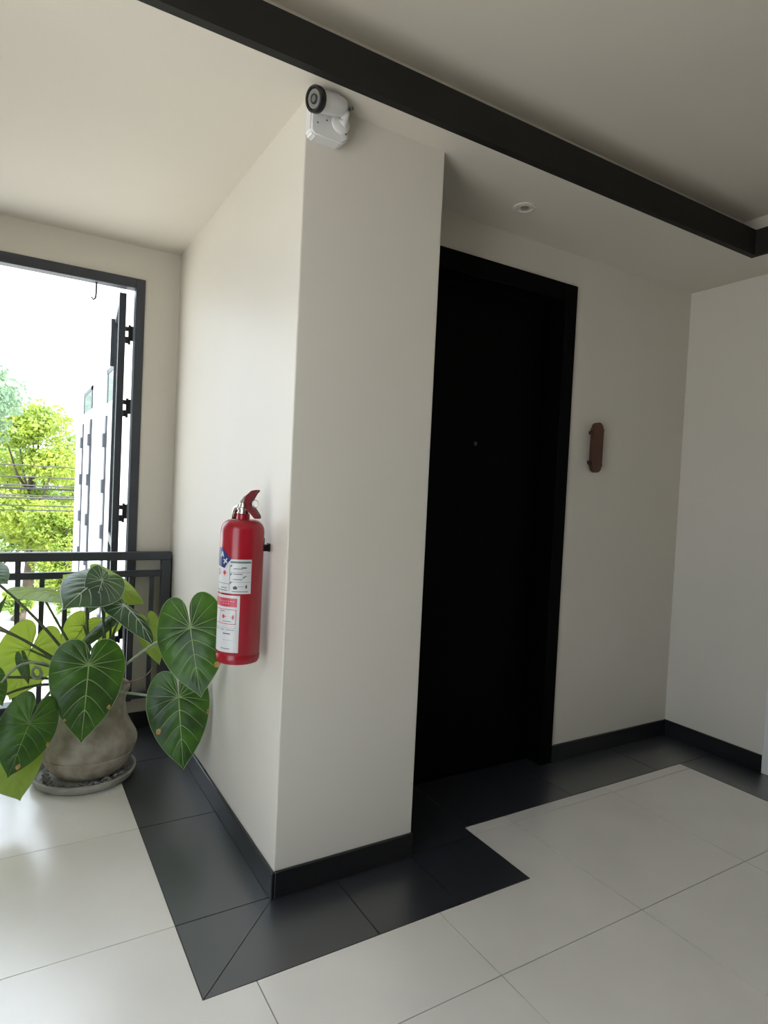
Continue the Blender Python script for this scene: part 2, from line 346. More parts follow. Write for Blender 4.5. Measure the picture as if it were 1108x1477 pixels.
# ------------------------------------------------------------------ fire extinguisher
EX, EY, EZ0, EZ1, ER = -0.093, 0.163, 0.735, 1.205, 0.0705
fe = empty('fire_extinguisher', (EX, EY, EZ0), 'red fire extinguisher hanging on the white wall beside the plant', 'extinguisher')
prof = [(0.0, 0.008), (ER - 0.018, 0.008), (ER - 0.012, 0.0), (ER - 0.004, 0.003), (ER, 0.012), (ER, 0.028), (ER - 0.0015, 0.030), (ER - 0.0015, 0.034), (ER, 0.036)]
hb = EZ1 - EZ0
for i in range(0, 9):
    a = i / 8 * math.pi / 2; prof.append((0.021 + (ER - 0.021) * math.cos(a) ** 0.75 if i < 8 else 0.021, hb - 0.040 + 0.040 * math.sin(a)))
prof += [(0.0205, hb + 0.016), (0.0, hb + 0.016)]
lathe('cylinder', prof, RED, (EX, EY, EZ0), seg=64, parent=fe)
TH0 = math.atan2(CAM.y - EY, CAM.x - EX)
def cyl(phi, z, off): # phi degrees, right of the camera-facing line is positive
    a = TH0 + math.radians(phi); return Vector((EX + (ER + off) * math.cos(a), EY + (ER + off) * math.sin(a), z))
def patch(V, F, p0, p1, z0, z1, off):
    n = max(1, int(abs(p1 - p0) / 6)); b = len(V)
    for i in range(n + 1):
        p = p0 + (p1 - p0) * i / n; V += [cyl(p, z0, off), cyl(p, z1, off)]
    for i in range(n): F.append((b + 2 * i, b + 2 * i + 2, b + 2 * i + 3, b + 2 * i + 1))
def patches(name, m, rects, off, parent):
    V, F = [], []
    for r in rects: patch(V, F, *r, off)
    return tag(mesh(name, V, F, m, parent), kind='stuff' if len(rects) > 1 else None)
def polys(name, m, pl, off, parent):
    V, F = [], []
    for pts in pl:
        b = len(V); V += [cyl(p, z, off) for p, z in pts]; F.append(tuple(range(b, b + len(pts))))
    return tag(mesh(name, V, F, m, parent), kind='stuff' if len(pl) > 2 else None)
# instruction label (upper)
L1a, L1b, U0, U1 = -112, 27, 0.968, 1.078
l1 = patches('instruction_label', LABELW, [(L1a, L1b, U0, U1)], 0.0006, fe)
patches('label_border', LABELG, [(-28, 25, 1.066, 1.072), (-30, -29, 0.975, 1.06), (-112, -29, 0.998, 0.9995), (-28, 25, 1.036, 1.037), (-28, 25, 1.005, 1.006)], 0.0010, l1)
rows = []
for z in (1.049, 1.032, 1.015):
    rows += [(-20, 4, z - 0.002, z)]
rows += [(2, 14, 1.050, 1.0535), (-60, -36, 0.984, 0.986), (-100, -36, 0.976, 0.978), (-22, 20, 0.974, 0.976), (-8, 10, 0.991, 0.992)]
patches('printed_lines', INK, rows, 0.0010, l1)
polys('step_arrows', LABELG, [[(-28, z), (-22, z), (-28, z - 0.009)] for z in (1.060, 1.033, 1.006)], 0.0011, l1)
polys('step_icons', INK, [[(-20, 0.988), (-14, 0.994), (-8, 0.989), (-9, 0.982), (-18, 0.982)], [(12, 0.994), (16, 0.998), (17, 0.988), (13, 0.984)], [(4, 1.018), (8, 1.024), (14, 1.026), (14, 1.024), (9, 1.021), (6, 1.017)]], 0.0011, l1)
polys('fire_icon', LABELR, [[(-52, 1.034), (-46, 1.042), (-40, 1.034), (-46, 1.024)], [(-80, 1.038), (-70, 1.046), (-62, 1.034), (-72, 1.02)]], 0.0011, l1)
# blue brand diamond with white letters
V, F = [], []
prof_ = [(-104, 1.060, 1.095), (-88, 1.054, 1.108), (-70, 1.052, 1.112), (-58, 1.050, 1.112), (-46, 1.048, 1.100), (-40, 1.060, 1.094), (-27, 1.077, 1.079)]
for (p0, a0, b0), (p1, a1, b1) in zip(prof_[:-1], prof_[1:]):
    n_ = max(2, int((p1 - p0) / 3))
    for i in range(n_):
        t0, t1 = i / n_, (i + 1) / n_; b = len(V)
        for t in (t0, t1): V += [cyl(p0 + (p1 - p0) * t, a0 + (a1 - a0) * t, 0.0013), cyl(p0 + (p1 - p0) * t, b0 + (b1 - b0) * t, 0.0013)]
        F.append((b, b + 2, b + 3, b + 1))
bl = mesh('brand_badge', V, F, LABELB, fe)
def stroke(p0, z0, p1, z1, wd=0.0022):
    dx, dz = (p1 - p0) * math.radians(1) * ER, z1 - z0; L = math.hypot(dx, dz); nx, nz = -dz / L * wd, dx / L * wd; k = 1 / (math.radians(1) * ER)
    return [(p0 + nx * k, z0 + nz), (p0 - nx * k, z0 - nz), (p1 - nx * k, z1 - nz), (p1 + nx * k, z1 + nz)]
polys('badge_letters', LABELW, [stroke(-64, 1.082, -57, 1.100), stroke(-57, 1.100, -51, 1.083), stroke(-61, 1.088, -54, 1.0885, 0.0016), stroke(-50, 1.062, -39, 1.080), stroke(-51, 1.076, -38, 1.066)], 0.0018, bl)
# lower label
B0, B1, Z0, Z1 = -105, 0, 0.778, 0.962
l2 = patches('inspection_label', LABELW, [(B0, B1, Z0, Z1)], 0.0006, fe)
patches('label_header', LABELR, [(B0, -7, 0.925, 0.953)], 0.0010, l2)
patches('header_letters', LABELW, [(-60 + 7 * k, -56 + 7 * k, 0.942, 0.9435) for k in range(7)] + [(-48 + 8 * k, -44 + 8 * k, 0.934, 0.936) for k in range(3)], 0.0014, l2)
patches('red_box', LABELR, [(B0, -8, 0.915, 0.917), (B0, -8, 0.869, 0.871), (-9.5, -8, 0.869, 0.917), (-58, -57, 0.87, 0.916)], 0.0010, l2)
polys('box_icons', LABELR, [[(-50, 0.893), (-44, 0.901), (-38, 0.893), (-44, 0.885)], [(-20, 0.89), (-16, 0.902), (-13, 0.893), (-16, 0.883)], [(-38, 0.8935), (-20, 0.8935), (-20, 0.8925), (-38, 0.8925)]], 0.0012, l2)
patches('printed_lines', INK, [(-90, -8, 0.857, 0.8575), (-80, -60, 0.850, 0.8515), (-54, -40, 0.850, 0.8515), (-34, -12, 0.850, 0.8515), (-44, -22, 0.837, 0.840), (-45, -15, 0.8175, 0.818), (-50, -22, 0.789, 0.791), (-56, -40, 0.909, 0.911), (-48, -20, 0.877, 0.8785)], 0.0010, l2)
# valve
vz = EZ1 + 0.016
lathe('valve_body', [(0.0, 0.0), (0.0195, 0.0), (0.0215, 0.002), (0.0215, 0.006), (0.019, 0.008), (0.019, 0.013), (0.0215, 0.015), (0.0215, 0.019), (0.016, 0.023), (0.013, 0.036), (0.0, 0.038)], CHROME, (EX, EY, vz), seg=32, parent=fe)
def ribbon(name, pts, half, m, parent, bev=0.0015):   # side profile in the (-y, z) plane given width in x
    bm = bmesh.new(); rows = []
    a = [bm.verts.new((EX + 0.5 * u - 0.866 * half, EY - 0.866 * u - 0.5 * half, vz + z)) for u, z in pts]; b = [bm.verts.new((EX + 0.5 * u + 0.866 * half, EY - 0.866 * u + 0.5 * half, vz + z)) for u, z in pts]
    n = len(pts); bm.faces.new(a); bm.faces.new(b[::-1])
    for i in range(n): bm.faces.new((a[i], b[i], b[(i + 1) % n], a[(i + 1) % n]))
    bmesh.ops.bevel(bm, geom=list(bm.edges), offset=bev, segments=1, affect='EDGES')
    return bmobj(name, bm, m, parent)
ribbon('lever', [(-0.008, 0.022), (0.000, 0.040), (0.018, 0.064), (0.036, 0.078), (0.058, 0.082), (0.060, 0.077), (0.046, 0.068), (0.036, 0.052), (0.030, 0.034), (0.020, 0.020)], 0.010, DRED, fe)
ribbon('carry_handle', [(0.006, 0.030), (0.030, 0.034), (0.048, 0.018), (0.066, 0.000), (0.068, -0.010), (0.058, -0.013), (0.050, -0.010), (0.036, 0.006), (0.020, 0.016), (0.006, 0.016)], 0.010, DRED, fe)
ribbon('lever_pivot', [(-0.014, 0.018), (-0.008, 0.040), (0.012, 0.062), (0.020, 0.066), (0.012, 0.050), (0.006, 0.030), (0.010, 0.018)], 0.0115, CHROME, fe)
rp = []
for i in range(25):
    a = 2 * math.pi * i / 24; u_ = 0.062 + 0.012 * math.cos(a); rp.append((EX + 0.5 * u_ - 0.012, EY - 0.866 * u_ - 0.004, vz + 0.036 + 0.0125 * math.sin(a)))
tube('pin_ring', rp, 0.0016, CHROME, fe, 6)
tube('hose_fitting', [(EX, EY + 0.005, vz + 0.016), (EX - 0.006, EY + 0.026, vz + 0.022), (EX - 0.010, EY + 0.042, vz + 0.018), (EX - 0.012, EY + 0.050, vz + 0.004), (EX - 0.013, EY + 0.053, vz - 0.012)], [0.010, 0.010, 0.0105, 0.0105, 0.009], CHROME, fe, 14)
tube('hose', [(EX - 0.013, EY + 0.053, vz - 0.008), (EX - 0.014, EY + 0.060, vz - 0.026), (EX - 0.010, EY + 0.083, vz - 0.06), (EX + 0.012, EY + 0.092, vz - 0.12), (EX + 0.02, EY + 0.092, vz - 0.35)], 0.0075, RUBBER, fe, 12)
hk = empty('wall_hook', (0, EY, 1.109), 'small black bracket holding the red extinguisher to the wall', 'bracket')
box('wall_plate', (-0.004, 0.0, EY - 0.012, EY + 0.012, 1.096, 1.124), RUBBER, hk, bevel=0.001, seg=1)
box('arm', (EX + ER - 0.001, -0.004, EY - 0.008, EY + 0.008, 1.098, 1.120), RUBBER, hk, bevel=0.001, seg=1)
box('lip', (EX + ER - 0.0015, EX + ER + 0.004, EY - 0.008, EY + 0.008, 1.120, 1.142), RUBBER, hk, bevel=0.001, seg=1)

# ------------------------------------------------------------------ security camera
sc = empty('security_camera', (0.06, 0, 2.44), 'white bullet security camera on a junction box at the pillar top', 'camera')
bm = bmesh.new()
bx = [(-0.0005, 2.506), (-0.0005, 2.402), (0.012, 2.391), (0.106, 2.391), (0.128, 2.410), (0.128, 2.506)]
va = [bm.verts.new((x, 0.0, z)) for x, z in bx]; vb_ = [bm.verts.new((x, -0.040, z)) for x, z in bx]
bm.faces.new(va); bm.faces.new(vb_[::-1])
for i in range(6): bm.faces.new((va[i], vb_[i], vb_[(i + 1) % 6], va[(i + 1) % 6]))
bmesh.ops.recalc_face_normals(bm, faces=bm.faces)
bmesh.ops.bevel(bm, geom=[e for e in bm.edges if e.verts[0].co.y < -0.01 or e.verts[1].co.y < -0.01], offset=0.006, segments=3, affect='EDGES')
jb = bmobj('junction_box', bm, CAMW, sc, True); jb.data.set_sharp_from_angle(angle=math.radians(35))
for x, z in ((0.022, 2.430), (0.052, 2.446), (0.070, 2.450), (0.090, 2.460), (0.118, 2.425)):
    lathe('screw_hole', [(0.0026, 0), (0.0026, 0.0008), (0, 0.0008)], INK, (x, -0.0398, z), (0, -1, 0), 12, jb)
ax = Vector((-0.93, -0.27, -0.25)).normalized(); rc = Vector((-0.014, -0.092, 2.461)); bk = rc - ax * 0.118
lathe('camera_body', [(0.0, 0.0), (0.018, 0.0), (0.024, 0.004), (0.027, 0.012), (0.0275, 0.03), (0.030, 0.032), (0.031, 0.105), (0.034, 0.108), (0.0345, 0.116), (0.0, 0.116)], CAMW, bk, ax, 40, sc)
fr = lathe('front_ring', [(0.0350, 0.103), (0.0365, 0.106), (0.0365, 0.121), (0.0345, 0.124), (0.029, 0.124), (0.027, 0.119), (0.0, 0.119)], LENSR, bk, ax, 40, sc)
lathe('led_ring', [(0.0265, 0.1195), (0.025, 0.1215), (0.015, 0.1200), (0.013, 0.1195)], LEDR, bk, ax, 40, fr)
ln = lathe('lens_barrel', [(0.0135, 0.119), (0.0135, 0.1225), (0.0105, 0.1235), (0.010, 0.1215), (0.0, 0.1215)], LENSR, bk, ax, 30, sc)
lathe('lens', [(0.0098, 0.1218), (0.006, 0.1235), (0.0, 0.1242)], LENS, bk, ax, 24, ln)
j0 = bk + ax * 0.012
tube('swivel_arm', [j0 + Vector((0, 0, -0.01)), bk + Vector((0.010, 0.004, -0.016)), bk + Vector((0.012, 0.018, -0.030)), Vector((bk.x + 0.004, -0.038, bk.z - 0.042))], [0.014, 0.015, 0.016, 0.020], CAMW, sc, 16)
lathe('swivel_base', [(0.030, 0.0), (0.030, 0.006), (0.024, 0.010), (0.0, 0.010)], CAMW, (bk.x + 0.002, -0.0395, bk.z - 0.040), (0, -1, 0), 30, sc)
tube('lock_screw', [bk + Vector((0.016, -0.012, -0.006)), bk + Vector((0.022, -0.022, -0.006))], 0.005, INK, sc, 10)

# ------------------------------------------------------------------ wooden plaque beside the door
pq = empty('wooden_plaque', (1.775, DD, 1.59), 'brown wooden plaque with rounded ends on the wall right of the door', 'plaque')
pc, pz, hw, hh = 1.782, 1.590, 0.036, 0.092
pts = []
for sgn in (1, -1):
    arc = [(hw, hh - 0.012), (hw + 0.003, hh - 0.004), (hw + 0.002, hh + 0.002)] + [((hw - 0.004) * math.cos(a), hh + 0.004 + 0.030 * math.sin(a)) for a in [math.pi * k / 12 for k in range(0, 13)]] + [(-hw - 0.002, hh + 0.002), (-hw - 0.003, hh - 0.004), (-hw, hh - 0.012)]
    pts += [(x * sgn, z * sgn) for x, z in arc]
bm = bmesh.new(); fa = [bm.verts.new((pc + x, DD - 0.040, pz + z)) for x, z in pts]; fb = [bm.verts.new((pc + x, DD - 0.018, pz + z)) for x, z in pts]
bm.faces.new(fa); bm.faces.new(fb[::-1]); n = len(pts)
for i in range(n): bm.faces.new((fa[i], fb[i], fb[(i + 1) % n], fa[(i + 1) % n]))
bmesh.ops.recalc_face_normals(bm, faces=bm.faces)
bmobj('board', bm, WOODP, pq)
for z in (-0.075, 0.075):
    lathe('standoff', [(0.010, 0), (0.010, 0.019)], RUBBER, (pc - 0.02, DD, pz + z), (0, -1, 0), 16, pq)
lathe('side_knob', [(0.0, 0), (0.006, 0.001), (0.008, 0.006), (0.008, 0.012)], RUBBER, (pc - 0.050, DD - 0.029, pz - 0.078), (1, 0, 0), 14, pq)
lathe('side_knob', [(0.0, 0), (0.005, 0.001), (0.007, 0.005), (0.007, 0.010)], RUBBER, (pc - 0.046, DD - 0.029, pz + 0.078), (1, 0, 0), 14, pq)

# ------------------------------------------------------------------ plant, pot, saucer
PX, PY = -0.435, 1.155
tag(lathe('plant_saucer', [(0.0, 0.0), (0.185, 0.0), (0.200, 0.010), (0.212, 0.030), (0.212, 0.038), (0.203, 0.041), (0.196, 0.036), (0.188, 0.018), (0.0, 0.016)], SAUCER, (PX, PY, 0.0), seg=64, wob=0.006), 'round grey cement saucer under the plant pot', 'saucer')
V, F = [], []
for i in range(420):
    a = random.uniform(0, 2 * math.pi); r = random.uniform(0.140, 0.180); s = random.uniform(0.004, 0.009); c = Vector((PX + r * math.cos(a), PY + r * math.sin(a), 0.019 + random.uniform(0, 0.011)))
    b = len(V)
    for d in ((1, 0, 0), (-1, 0, 0), (0, 1, 0), (0, -1, 0), (0, 0, .7), (0, 0, -.7)): V.append(c + Vector(d) * s * random.uniform(.7, 1.2))
    F += [(b + x, b + y, b + z) for x, y, z in ((0, 2, 4), (2, 1, 4), (1, 3, 4), (3, 0, 4), (2, 0, 5), (1, 2, 5), (3, 1, 5), (0, 3, 5))]
tag(mesh('gravel', V, F, GRAVEL), 'loose grey gravel lying in the saucer round the pot', 'gravel', kind='stuff')
pl = empty('potted_plant', (PX, PY, 0.016), 'large heart-leaved plant with pale veins in a round clay pot', 'plant')
pot = lathe('pot', [(0.0, 0.018), (0.10, 0.018), (0.125, 0.026), (0.158, 0.056), (0.181, 0.092), (0.190, 0.120), (0.1865, 0.1245), (0.191, 0.130), (0.197, 0.150), (0.1975, 0.166), (0.190, 0.186), (0.171, 0.219), (0.155, 0.252), (0.145, 0.292), (0.141, 0.335), (0.149, 0.365), (0.160, 0.385), (0.160, 0.397), (0.150, 0.397), (0.141, 0.37), (0.138, 0.35), (0.0, 0.352)], POT, (PX + 0.015, PY, 0.0), seg=72, parent=pl, wob=0.006)
lathe('soil', [(0.141, 0.352), (0.09, 0.368), (0.0, 0.375)], SOIL, (PX, PY, 0), seg=40, parent=pl, wob=0.01)
CR = Vector((PX + 0.05, PY - 0.01, 0.37))
tube('stem', [CR + Vector((-0.05, 0.02, -0.02)), CR + Vector((0.0, 0, 0.03)), CR + Vector((0.055, -0.01, 0.035)), CR + Vector((0.085, -0.02, 0.052))], [0.030, 0.030, 0.024, 0.012], BARK, pl, 12)
tube('root_shoot', bez(CR + Vector((0.06, -0.02, 0.04)), at(195, 984, 1.10), at(208, 982, 1.08), at(220, 963, 1.06), 8), [0.006 - 0.0005 * i for i in range(9)], SHOOT, pl, 8)
OUT = [(0, 0.0), (0.006, -0.08), (0.012, -0.17), (0.03, -0.27), (0.085, -0.355), (0.17, -0.40), (0.27, -0.395), (0.37, -0.335), (0.45, -0.225), (0.50, -0.09), (0.52, 0.06), (0.505, 0.21), (0.465, 0.37), (0.40, 0.52), (0.31, 0.67), (0.205, 0.80), (0.10, 0.91), (0.035, 0.975), (0.0, 1.03)]
def smooth_outline(n):
    P = [Vector((a, b)) for a, b in OUT]; L = [0]
    for i in range(1, len(P)): L.append(L[-1] + (P[i] - P[i - 1]).length)
    out = []
    for k in range(n + 1):
        s = L[-1] * k / n; i = 0
        while i < len(L) - 2 and L[i + 1] < s: i += 1
        t = (s - L[i]) / (L[i + 1] - L[i]); p0 = P[max(i - 1, 0)]; p1 = P[i]; p2 = P[i + 1]; p3 = P[min(i + 2, len(P) - 1)]
        out.append(0.5 * ((2 * p1) + (p2 - p0) * t + (2 * p0 - 5 * p1 + 4 * p2 - p3) * t * t + (3 * p1 - p0 - 3 * p2 + p3) * t**3))
    return out
NO, NS = 44, 9
OL = smooth_outline(NO)
VIDX = [7, 11, 15, 19, 23, 27, 31, 35, 39]
def leaf(A, T, hint=None, wid=1.0, fold=0.12, droop=0.10, lobe=1.0, m=None, vm=None, curl=0.0, asym=0.0, seed=0, spots=(), vr=1.0):
    m = m or LEAFD; vm = vm or VEIN
    rr = random.Random(seed); A = Vector(A); T = Vector(T); L = (T - A).length
    ey = (T - A).normalized(); hint = Vector(hint) if hint is not None else (CAM - A)
    ez = (hint - ey * hint.dot(ey)).normalized(); ex = ey.cross(ez)
    ph = rr.uniform(0, 6); wv = rr.uniform(0.012, 0.022)
    def P(u, v, lift=0.0):
        uu = u * wid * (1 + asym * (1 if u > 0 else -1)); vv = v * (lobe if v < 0 else 1.0)
        r = abs(u) / 0.5
        z = -fold * r * r * 0.5 - droop * (max(v, 0) ** 2) + droop * 0.25 * max(v, 0) - (0.10 + curl * (1 if u > 0 else .6)) * (min(v, 0) ** 2) * 2.2
        z += wv * math.sin(9 * v + 7 * abs(u) + ph) * r + 0.012 * math.sin(5 * u / 0.5 + ph) * r
        z += lift / L
        return A + (ex * uu + ey * vv + ez * z) * L
    V = []; F = []
    def ribs(i, s): # grid lines leave the midrib and bend toward the tip
        p = OL[i]; mv = min(0.86, max(0.0, p.y * 1.22 - 0.44)) if i > 8 else 0.0
        u = p.x * s; v = mv + (p.y - mv) * (s ** 1.45 if p.y > mv else s ** 0.9)
        return u, v, mv
    n1 = NS + 1
    for sgn in (1, -1):
        b = len(V)
        for i in range(NO + 1):
            for k in range(n1):
                u, v, _ = ribs(i, k / NS)
                q_ = i / 2.0
                quilt = -0.009 * math.cos(math.pi * (i - 7) / 2.0) * math.sin(math.pi * min(1, k / NS * 1.15) )
                p = P(sgn * u, v, quilt * L)
                V.append(p)
        for i in range(NO):
            for k in range(NS):
                f = (b + i * n1 + k, b + i * n1 + k + 1, b + (i + 1) * n1 + k + 1, b + (i + 1) * n1 + k)
                F.append(f if sgn > 0 else f[::-1])
    bm = bmesh.new(); bv = [bm.verts.new(v) for v in V]
    for f in F:
        try: bm.faces.new([bv[i] for i in f])
        except ValueError: pass
    bmesh.ops.remove_doubles(bm, verts=bm.verts, dist=2e-4)
    me = bpy.data.meshes.new('leaf'); bm.to_mesh(me); bm.free()
    lo = link('leaf', me, m, pl, True)
    V, F = [], []
    tube_geo([P(0, t / 14 * 0.98, 0.0006) for t in range(15)], [L * 0.011 * vr * (1 - 0.75 * t / 14) for t in range(15)], 6, V, F)
    for sgn in (1, -1):
        for i in VIDX:
            pts = []
            for k in range(9):
                s = k / 8 * 0.93; u, v, _ = ribs(i, s)
                quilt = -0.009 * math.cos(math.pi * (i - 7) / 2.0) * math.sin(math.pi * min(1, s * 1.15))
                pts.append(P(sgn * u, v, quilt * L + 0.0004))
            tube_geo(pts, [L * 0.0072 * vr * (1 - 0.7 * k / 8) for k in range(9)], 5, V, F)
    for sgn in (1, -1):
        tube_geo([P(sgn * OL[i].x, OL[i].y, -0.0002) for i in range(4, NO + 1)], L * 0.0045, 4, V, F)
    vo = mesh('veins', V, F, vm, lo, True)
    for (i, s, sz, sgn) in spots:
        b = []; u, v, _ = ribs(i, s)
        for k in range(9):
            a = 2 * math.pi * k / 9; b.append(P(sgn * u + sz * math.cos(a) * rr.uniform(.6, 1.1), v + sz * 1.3 * math.sin(a) * rr.uniform(.6, 1.1), 0.0022))
        mesh('scorch_mark', b, [tuple(range(9))], SCORCH, lo)
    return A, ey, ez
def petiole(A, e, r=0.0055, m=None, up=0.12, src=None, bend=None):
    s = src or (CR + Vector((random.uniform(-.04, .04), random.uniform(-.03, .03), 0.0)))
    A = Vector(A); mid = bend if bend is not None else (s + (A - s) * 0.6 + Vector((0, 0, up)))
    tube('petiole', bez(s, s + (mid - s) * 0.7 + Vector((0, 0, 0.02)), mid, A, 14), [r * 1.25 - r * 0.4 * k / 14 for k in range(15)], m or PETI, pl, 8)
camv = lambda P, dx=0, dy=0, dz=0: (CAM - Vector(P)).normalized() + Vector((dx, dy, dz))
def lv(a, ya, t, yt, hint=(0, 0, 0), absn=None, pet=True, up=0.12, pm=None, pr=0.0055, bend=None, **k):
    A = at(*a, ya); T = at(*t, yt); h = Vector(absn) if absn else camv(A, *hint)
    k.setdefault('seed', int(a[0] * 7 + a[1])); _, ey, ez = leaf(A, T, h, **k)
    if pet: petiole(A - ez * 0.002, ey, pr, pm, up, bend=bend)
# big front leaf
lv((128, 960), 0.88, (118, 1071), 0.84, (0.1, 0, 0.2), wid=0.90, fold=0.14, droop=0.10, lobe=0.86, up=0.14, spots=((33, 0.93, 0.03, -1), (36, .95, .02, 1)))
# right leaf by the extinguisher and the one under it
lv((275, 906), 0.60, (288, 1003), 0.50, (-0.25, 0, 0.15), wid=1.0, fold=0.16, droop=0.12, lobe=1.30, pm=PETIP, bend=at(232, 918, 0.75), pr=0.0055, spots=((34, 0.92, 0.045, -1),), seed=5)
lv((258, 1006), 0.74, (264, 1109), 0.66, (-0.1, 0, 0.25), wid=0.86, fold=0.14, droop=0.12, lobe=1.0, asym=0.04, pm=PETIP, bend=at(205, 1005, 0.9), spots=((31, 0.86, 0.045, 1), (26, 0.98, .035, -1)), vm=VEIN)
# left dark leaf
lv((42, 1044), 0.84, (12, 1120), 0.78, (0.15, 0, 0.35), wid=1.02, fold=0.16, droop=0.10, lobe=1.5, vm=VEIND, up=0.16, spots=((27, 0.97, 0.04, -1), (40, 0.8, 0.05, -1)))
# large backlit leaf at left, seen from behind
lv((44, 938), 1.28, (15, 1008), 1.22, absn=(0.1, 0.8, -0.15), wid=1.12, fold=0.10, droop=0.05, lobe=1.45, m=LEAFY, vm=VEIN, up=0.02, vr=0.7)
# upper centre silver-veined leaf, tilted flat
lv((143, 836), 1.20, (98, 866), 0.95, absn=(0.05, -0.75, 0.75), wid=0.78, fold=0.25, droop=0.18, lobe=1.3, m=LEAFS, vm=VEINS_, up=0.05, vr=1.3)
lv((147, 838), 1.15, (136, 880), 1.02, absn=(0.75, -0.6, 0.6), wid=0.7, fold=0.35, droop=0.2, lobe=1.2, m=LEAFS, vm=VEINS_, pet=False, vr=1.3)
# flat leaf seen edge-on at left of it
lv((58, 852), 1.30, (104, 868), 1.10, absn=(-0.1, 0.28, 1), wid=0.95, fold=0.16, droop=0.06, lobe=1.5, m=LEAFY, up=0.0, vr=.7)
# yellow-green leaf behind
lv((152, 836), 1.42, (211, 868), 1.30, absn=(0.1, 0.75, 0.55), wid=0.85, fold=0.18, droop=0.1, lobe=0.9, m=LEAFY, up=0.03)
# hanging pale-tip leaf by the end post
lv((180, 874), 1.15, (228, 918), 0.98, absn=(0.35, -0.5, 0.9), wid=0.62, fold=0.3, droop=0.3, m=LEAFS, vm=VEINS_, up=0.05, vr=1.3)
lv((216, 905), 1.08, (231, 958), 1.02, absn=(0.3, 0.8, 0.1), wid=0.62, fold=0.2, droop=0.1, m=LEAFY, pet=False)
# leaves behind the front leaf
lv((121, 903), 1.36, (93, 948), 1.28, absn=(0.3, 0.8, 0.2), wid=0.9, fold=0.15, lobe=0.9, m=LEAFY, up=0.0)
lv((160, 894), 1.22, (108, 940), 1.12, (0.2, 0, 0.3), wid=0.24, fold=0.5, droop=0.1, m=LEAFS, vm=VEIND, up=0.0)
lv((160, 897), 1.44, (141, 926), 1.40, absn=(0.1, 0.9, 0.1), wid=0.9, m=LEAFY, up=0.0)
lv((122, 838), 1.45, (91, 826), 1.36, absn=(0, 0.6, 0.7), wid=0.9, m=LEAFY, up=0.02)
lv((138, 862), 1.25, (131, 876), 1.22, absn=(0.2, 0.6, 0.3), wid=1.3, m=LEAFY, pet=False)
# bottom-left leaf under the dark one, seen from behind
lv((12, 1082), 0.93, (30, 1152), 0.86, absn=(0.2, 0.5, -0.35), wid=1.25, fold=0.15, lobe=0.8, m=LEAFY, up=0.02, vr=.7)
# leaves at the left edge of the picture
lv((-26, 822), 1.10, (9, 838), 0.98, (0.2, 0, 0.5), wid=1.0, m=LEAFS, vm=VEIND, up=0.05)
lv((-18, 976), 0.98, (4, 1016), 0.92, (0.2, 0, 0.3), wid=0.9, m=LEAFD, up=0.02)
lv((-8, 900), 1.02, (12, 858), 1.10, (0.8, 0, 0.2), wid=0.22, fold=0.4, m=LEAFS, vm=VEIND, up=0.02)
lv((33, 952), 1.06, (42, 986), 1.02, (0.3, 0, 0), wid=0.45, fold=0.3, m=LEAFS, vm=VEIND, up=0.02)
lv((-60, 1040), 1.05, (-95, 1110), 0.98, (0.3, 0, 0.3), wid=1.0, m=LEAFD)
lv((-70, 900), 1.25, (-110, 960), 1.2, (0.3, 0, 0.5), wid=1.0, m=LEAFD)
spi = [at(53 + (9 - k * 0.14) * math.cos(k * 0.45), 970 + (11 - k * 0.17) * math.sin(k * 0.45), 0.98 + 0.001 * k) for k in range(36)]
tube('curled_shoot', spi, 0.0028, PETIP, pl, 6)
tube('petiole', bez(CR, at(60, 940, 1.0), at(30, 945, 0.98), at(2, 985, 0.96)), 0.0055, PETIP, pl)

# ------------------------------------------------------------------ outside
GZ = -3.3
tag(box('ground', (-40, 40, 2.2, 70, GZ - 0.2, GZ), CONC), 'sunlit pale yard below the window', 'ground', kind=S)
tag(box('ground_side', (-40, XL - 1.3, -30, 2.2, GZ - 0.2, GZ), CONC), 'sunlit pale yard beside the landing', 'ground', kind=S)
FX = 0.10
bd = empty('building', (FX, 5, GZ), 'white rendered building wing with dark framed windows beyond the railing', 'building')
box('wall', (FX, 4.5, DW + 0.16, 8.43, GZ, 6.5), FACADE, bd)
def fwin(y0, y1, zt, zm, zb):
    p = 0.012
    fr_ = box('window_frame', [(FX - p, FX - 0.001, y0, y0 + 0.10, zm + 0.13, zt), (FX - p, FX - 0.001, y1 - 0.06, y1, zm + 0.13, zt), (FX - p, FX - 0.001, y0, y1, zt - 0.05, zt),
                            (FX - 0.022, FX - 0.001, y0, y0 + 0.10, zb, zm), (FX - 0.022, FX - 0.001, y1 - 0.10, y1, zb, zm), (FX - p, FX - 0.001, y0, y1, zb, zb + 0.06)], STEEL, bd)
    box('pane', (FX - 0.006, FX - 0.001, y0 + 0.10, y1 - 0.06, zm + 0.13, zt - 0.05), GLASSM, fr_)
    box('sky_white_pane', (FX - 0.008, FX - 0.001, y0 + 0.10, y1 - 0.10, zb + 0.06, zm), FACADE, fr_)  # lower pane in white: the sky's reflection is put into its colour
    for z in np.linspace(zb + 0.25, zm - 0.25, 5):
        for y in (y0 + 0.05, y1 - 0.05): box('hinge', (FX - 0.045, FX - 0.02, y - 0.05, y + 0.05, z - 0.07, z + 0.07), STEEL, fr_)
fwin(6.45, 7.40, 2.42, 2.02, -0.4)
fwin(4.25, 5.15, 2.42, 1.95, -0.4)
box('band', (FX - 0.04, FX - 0.001, DW + 0.16, 8.43, 3.1, 3.3), FACADE, bd)

